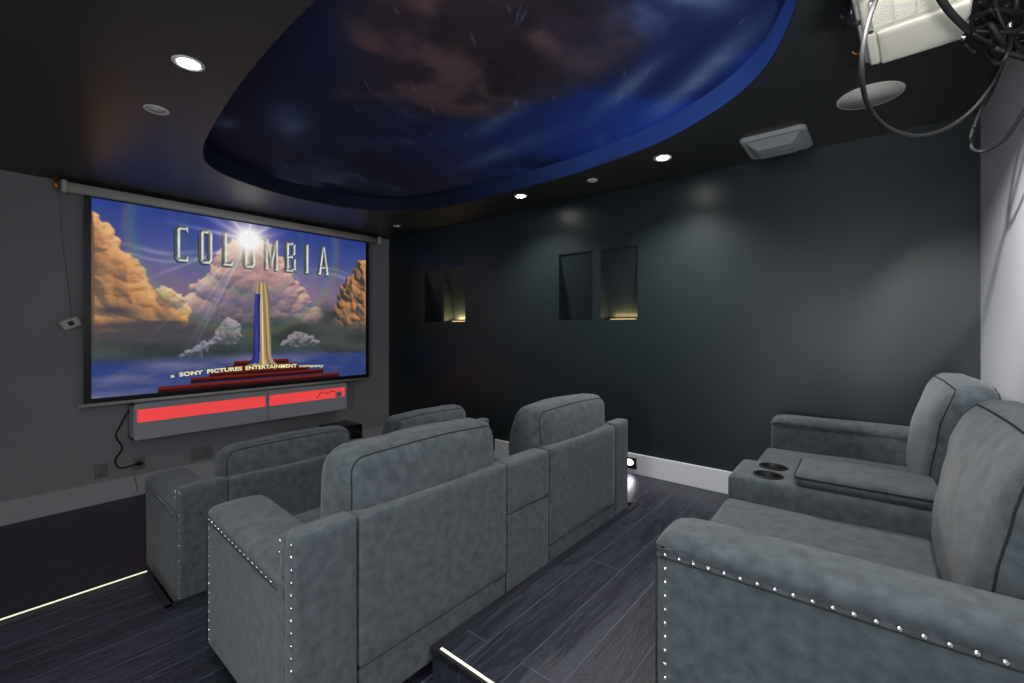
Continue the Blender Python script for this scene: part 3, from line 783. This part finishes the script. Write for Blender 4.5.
sofa(.640,2.63,0,.74,'front row grey sofa, nearest the screen, mostly hidden by the one behind',.80,.59,.56,rz=math.radians(-.5),cush_lean=.0,seed=3, cy=(.06,.27), ph=.655)
sofa(.592,1.315,L1,.79,'middle row grey sofa seen from behind, with studded left arm',.895,.615,.575,rz=math.radians(-.3),cush_lean=.0,seed=20, cy=(.05,.30))
sofa(1.215,-.375,L2,.86,'grey sofa against the back wall at right with open cup holders',  .965,.637,.637,rz=math.radians(1.5),cush_lean=.07,seed=41, xs=(0,.19,.955,1.285,2.015,2.205), cy=(.02,.222), taper=.045)

# ------------------------------------------------------------------ lights in the ceiling
def downlight(x,y,label,energy,on=True,r=.045,group='small round downlights in the dark ceiling',col=(1,.98,.96)):
    t = thing('downlight', label, 'ceiling light', (x,y,CZ), 0, group)
    bm = bmesh.new(); lathe(bm,[(r*1.35,0),(r*1.35,-.004),(r*1.15,-.007),(r,-.004),(r*.8,-.0005)]); obj('trim_ring', bm, LAMPR, t)
    bm = bmesh.new(); cyl(bm,(0,0,-.002),r*.8,.003,'z',32); obj('lens', bm, LAMP if on else LAMPR, t)
    if on:
        l = bpy.data.lights.new('lamp','SPOT'); l.energy = energy*1.28; l.spot_size = math.radians(128); l.spot_blend = 1; l.shadow_soft_size = .06; l.color = col
        lo_ = bpy.data.objects.new('lamp', l); C.objects.link(lo_); lo_.parent = t; lo_.location = (0,0,-.03)
    return t
downlight(.60,2.34,'lit downlight at left, nearest the screen wall',14)
downlight(3.07,2.44,'lit downlight by the dark wall, further of the two',44)
downlight(3.00,1.145,'lit downlight by the dark wall, nearer of the two',80)
downlight(.62,2.97,'unlit flat round disc in the ceiling near the screen',0,False,.042)
downlight(3.10,1.745,'unlit round disc between the two lit downlights on the right',0,False,.03)
downlight(3.07,4.24,'unlit round disc in the far corner above the screen',0,False,.03)
# unseen downlights added out of view to brighten the room
downlight(.95,-.12,'added unseen downlight near the back wall',32)
downlight(1.45,-.2,'added unseen downlight between the projector and the back wall',30)
downlight(.25,.9,'added unseen downlight above the left aisle',42)
downlight(-.7,2.3,'added unseen downlight above the front left steps',26)
downlight(-.7,.2,'added unseen downlight by the door gap',34)

t = thing('added_uplight', 'white half-bowl uplight added out of view on the back wall', 'added lamp', (.85,BY,1.80))  # added for upward fill on the ceiling and projector
bm = bmesh.new(); lathe(bm,[(.02,-.10),(.06,-.08),(.10,-.03),(.115,.02),(.108,.02),(.09,-.03),(.05,-.07),(.02,-.09)],(0,.12,0)); obj('bowl', bm, LAMPR, t)
obj('wall_plate', bx(-.04,.04,0,.015,-.08,.02,bev=.004), LAMPR, t); obj('bracket', bx(-.012,.012,.01,.11,-.095,-.075,bev=.003), LAMPR, t)
l = bpy.data.lights.new('lamp','AREA'); l.shape='DISK'; l.size=.17; l.energy = 16; l.color=(1,.99,.98)
lo_ = bpy.data.objects.new('lamp', l); C.objects.link(lo_); lo_.parent = t; lo_.location = (0,.12,.01); lo_.rotation_euler = (math.pi,0,0)
t = thing('added_spotlight', 'small white ceiling spot added out of view to brighten the back wall', 'added_spotlight', (1.2,.08,CZ))  # unseen fitting added to lift the back wall
aim = (Vector((2.98,BY,1.45))-Vector((1.2,.08,CZ-.12))).to_track_quat('-Z','Y').to_euler()
bm = bmesh.new(); cyl(bm,(0,0,-.006),.045,.012); cyl(bm,(0,0,-.04),.008,.07); obj('base', bm, LAMPR, t)
bm = bmesh.new(); lathe(bm,[(.0,.06),(.034,.06),(.038,-.05),(.034,-.05),(.030,-.03),(.0,-.03)]); o = obj('shade', bm, LAMPR, t); o.location=(0,0,-.11); o.rotation_euler=aim
l = bpy.data.lights.new('lamp','SPOT'); l.energy = 210; l.spot_size = math.radians(38); l.spot_blend = 1; l.shadow_soft_size = .03
lo_ = bpy.data.objects.new('lamp', l); C.objects.link(lo_); lo_.parent = t; lo_.location = Vector((0,0,-.11))+(aim.to_quaternion()@Vector((0,0,-.06))); lo_.rotation_euler = aim
# ceiling speaker and vent
t = thing('ceiling_speaker', 'large flat round white speaker grille in the ceiling near the projector', 'ceiling speaker', (2.86,.04,CZ))
bm = bmesh.new(); lathe(bm,[(.135,0),(.135,-.004),(.131,-.007),(.126,-.006)],seg=56); obj('rim', bm, LAMPR, t)
bm = bmesh.new(); cyl(bm,(0,0,-.003),.126,.004,'z',56); obj('grille', bm, mat('grille_white',hexl('dddcd4'),.7), t)
t = thing('ceiling_vent', 'square grey plastic ceiling fan cover with a stepped middle', 'vent', (3.195,.50,CZ))
def rrect(a,b,r,k=6): return [(p.x,p.z) for q in [0] for p in [Vector((x,0,y)) for x,y in [(sx*(a-r)+r*math.cos(math.radians(an+90*i/k)), sy*(b-r)+r*math.sin(math.radians(an+90*i/k))) for sx,sy,an in ((1,1,0),(-1,1,90),(-1,-1,180),(1,-1,270)) for i in range(k+1)]]]
bm = bmesh.new(); rings = []
for a_,b_,r_,z_ in ((.190,.175,.04,0),(.190,.175,.04,-.012),(.178,.163,.034,-.024),(.158,.143,.026,-.024)):
    rings.append([bm.verts.new((x,y,z_)) for x,y in rrect(a_,b_,r_)])
for A_,B2 in zip(rings,rings[1:]):
    for i in range(len(A_)): bm.faces.new((A_[i],A_[(i+1)%len(A_)],B2[(i+1)%len(A_)],B2[i]))
obj('frame', bm, GREYP, t, smooth=False)
bm = bmesh.new()
A_ = [bm.verts.new((x,y,-.022)) for x,y in rrect(.157,.142,.025)]; B2 = [bm.verts.new((x,y,-.060)) for x,y in rrect(.085,.095,.012)]
bm.faces.new(B2)
for i in range(len(A_)): bm.faces.new((A_[i],A_[(i+1)%len(A_)],B2[(i+1)%len(A_)],B2[i]))
obj('cover', bm, GREYP, t, smooth=False)
obj('slot', bx(.012,.017,-.085,.085,-.062,-.0595), GREYD, t, smooth=False)

# step light in the baseboard
t = thing('step_light', 'small lit black step light set into the white baseboard', 'step light', (RX-.018,1.60,L2+.085), 0)
obj('plate', bx(-.006,0,-.062,.062,-.046,.046,bev=.002), BLK, t, smooth=False)
bm = bmesh.new(); cyl(bm,(-.008,0,.006),.024,.006,'x',28)
for v in bm.verts: v.co.y *= 1.5
obj('lens', bm, mat('step_glow',(1,1,1),.5,emit=(1,.98,1),es=6), t)
l = bpy.data.lights.new('lamp','SPOT'); l.energy = 2.6; l.spot_size = math.radians(95); l.spot_blend = .7; l.shadow_soft_size = .012; l.color=(.95,.93,1)
lo_ = bpy.data.objects.new('lamp', l); C.objects.link(lo_); lo_.parent = t; lo_.location = (-.02,0,.01); lo_.rotation_euler = (0,math.radians(42),0)

# lit nosing strips on the steps
o = obj('light_strip', bx(LX+.05,NX0-.006,3.064,3.076,L1+.004,L1+.0065), STRIP, smooth=False); tag(o,'thin glowing strip along the front step edge at far left','light strip')
o = obj('light_strip', bx(1.106,1.116,BY+.05,1.262,L2+.004,L2+.0065), STRIP, smooth=False); tag(o,'thin glowing strip on the near step edge beside the studded back sofa','light strip')

# niche lamps (warm uplights)
for (a,b_),e in zip(NICHES,(0,1.0,0,.28)):
    if e:
        yc = (a+b_)/2
        f = thing('niche_light', 'warm strip lamp at the foot of the '+('far glowing' if e>.9 else 'nearest faintly glowing')+' wall niche', 'niche light', (RX+.09,yc,NZ0+.001))
        obj('lamp_bar', bx(-.008,.008,-.12,.12,0,.008), mat('warm_bar',(.8,.6,.3),.5,emit=(1,.68,.25),es=1.3*e), f, smooth=False)
        l = bpy.data.lights.new('lamp','AREA'); l.shape='RECTANGLE'; l.size=.03; l.size_y=.26; l.energy = 2.0*e; l.color=(1,.70,.30)
        lo_ = bpy.data.objects.new('lamp', l); C.objects.link(lo_); lo_.parent = f; lo_.location=(0,0,.012); lo_.rotation_euler=(math.pi,0,0)

# ------------------------------------------------------------------ projector
pr = thing('projector', 'off-white projector hung upside down from the ceiling at upper right', 'projector', (1.9,-.09,CZ), math.radians(-3))
ZB = -.196
def lb(*a, **k): return bx(*a, **k)
obj('case', rbox(-.24,.235,-.125,.135,ZB+.012,-.075,.014,8), PROJ, pr)
obj('front_face', rbox(-.225,.22,.130,.146,ZB+.022,-.082,.006,6), GREYP, pr)
bm = bmesh.new(); cyl(bm,(-.08,.155,-.135),.042,.05,'y',36); cyl(bm,(-.08,.182,-.135),.034,.006,'y',36); obj('lens', bm, GBLK, pr)
pn = obj('cover_panel', rbox(-.005,.222,-.118,.098,ZB+.002,ZB+.02,.006,8), PROJ, pr)
obj('edge_rail', rbox(-.005,.226,.104,.128,ZB+.008,ZB+.02,.004,5), PROJ, pr)
vt = obj('vent_panel', lb(-.20,-.03,-.11,.105,ZB+.0095,ZB+.013), PROJ2, pr, smooth=False)
for i in range(11):
    x = -.192+i*.0142
    obj('vent_slat', lb(x,x+.007,-.11,.105,ZB+.003,ZB+.0105), PROJ, vt, smooth=False)
bm = bmesh.new()
for y in (-.055,0,.052): box(bm,-.20,-.03,y-.003,y+.003,ZB+.0025,ZB+.0115)
obj('vent_bar', bm, PROJ, vt, smooth=False)
bm = bmesh.new(); cyl(bm,(-.018,.112,ZB+.010),.006,.006,'z',14); cyl(bm,(.222,.118,ZB+.010),.007,.008,'z',14); cyl(bm,(-.21,-.11,ZB+.010),.006,.006,'z',14)
obj('screw', bm, BLK, pr)
bm = bmesh.new(); cyl(bm,(0,0,-.04),.03,.08,'z',24); cyl(bm,(0,0,-.005),.07,.01,'z',32); box(bm,-.09,.09,-.06,.06,-.082,-.074); obj('ceiling_mount', bm, BLK, pr)
bm = bmesh.new(); tube(bm, smoothpath([(.235,.148,-.10),(.236,.17,-.12),(.23,.185,-.105)],5), .006, 8); obj('connector', bm, BRASS, pr)

# ------------------------------------------------------------------ cables
def cable(pts, r, label, m=BLK, group='loose black cables by the projector'):
    q = smoothpath([P3(*p) for p in pts], 7)
    return tag(obj('cable', tube(bmesh.new(), q, r, 8), m), label, 'cable', group)
CBL = mat('cable_black', (.008,.008,.009), .55, spec=.3)
cable([(880,-10,1.25),(869,20,1.24),(862,60,1.27),(866,100,1.34),(885,126,1.42),(915,136,1.5),(945,129,1.52),(970,112,1.5),(990,88,1.46),(1003,62,1.42),(1010,40,1.4)], .0068, 'long black cable looping low past the round ceiling speaker', CBL)
cable([(936,-8,1.22),(950,12,1.26),(966,28,1.32),(982,40,1.38),(1004,46,1.4)], .0095, 'thick black cable crossing the right end of the projector', CBL)
cable([(1010,44,1.40),(996,72,1.46),(984,102,1.54),(972,132,1.58),(972,148,1.58),(984,151,1.56),(1004,140,1.5),(1020,118,1.44),(1034,96,1.4)], .0068, 'black cable loop hanging over the white back wall', CBL)
cable([(1012,40,1.38),(1002,66,1.44),(992,92,1.52),(980,112,1.56),(974,128,1.57)], .005, 'thin black cable twisted beside the loop on the white wall', CBL)
rr_ = random.Random(9)
for k in range(13):
    cx,cy_ = rr_.uniform(985,1030), rr_.uniform(2,50); pts = []
    a0 = rr_.uniform(0,6.28); w = rr_.uniform(12,34); h = rr_.uniform(10,30)
    for j in range(7):
        a = a0+j*rr_.uniform(.7,1.0)
        pts.append((cx+w*math.cos(a), min(66,max(-14,cy_+h*math.sin(a))), 1.36+.05*math.sin(j+k)+.0*j))
    cable(pts, rr_.choice((.0045,.006,.008)), 'one of the tangled black cables bundled in the upper right corner', CBL, 'tangled cable bundle in the upper right corner')
# metal plug ends in the bundle
for k,(px,py) in enumerate(((963,38),(998,15),(1004,38),(990,42),(1010,25))):
    p = P3(px,py,1.34)
    bm = rbox(-.010,.010,-.006,.006,-.005,.005,.003,3)
    o = obj('plug', bm, NAIL); o.location = p; o.rotation_euler = (k,.4*k,k*1.3)
    tag(o, 'small shiny metal plug end in the cable tangle at upper right', 'plug', 'metal plug ends in the cable bundle')

# ------------------------------------------------------------------ soft fill light added outside the door gap
l = bpy.data.lights.new('door_fill','AREA'); l.shape = 'RECTANGLE'; l.size = .85; l.size_y = 2.0; l.energy = 36; l.color = (.93,.97,1)
lo_ = bpy.data.objects.new('added_fill_light', l); C.objects.link(lo_); lo_.location = (LX-.25,.5,1.25); lo_.rotation_euler = (math.radians(90),0,math.radians(-90))

w = bpy.data.worlds.new('w'); S.world = w; w.use_nodes = True
w.node_tree.nodes['Background'].inputs[0].default_value = (.5,.55,.6,1); w.node_tree.nodes['Background'].inputs[1].default_value = .15

# ------------------------------------------------------------------ camera
cam = bpy.data.cameras.new('camera'); co = bpy.data.objects.new('camera', cam); C.objects.link(co)
cam.sensor_width = 36; cam.lens = 445/1024*36; cam.clip_start = .02
cam.shift_y = (328-341.5)/1024
co.location = (0,0,EYE)
yaw = math.atan2(.7705,.6374)      # forward = (.7705,.6374)
co.rotation_euler = (math.radians(90),0,-yaw)
S.camera = co
S.view_settings.view_transform = 'Standard'; S.view_settings.look = 'None'
S.view_settings.gamma = 1; S.view_settings.exposure = 0; S.view_settings.use_curve_mapping = False
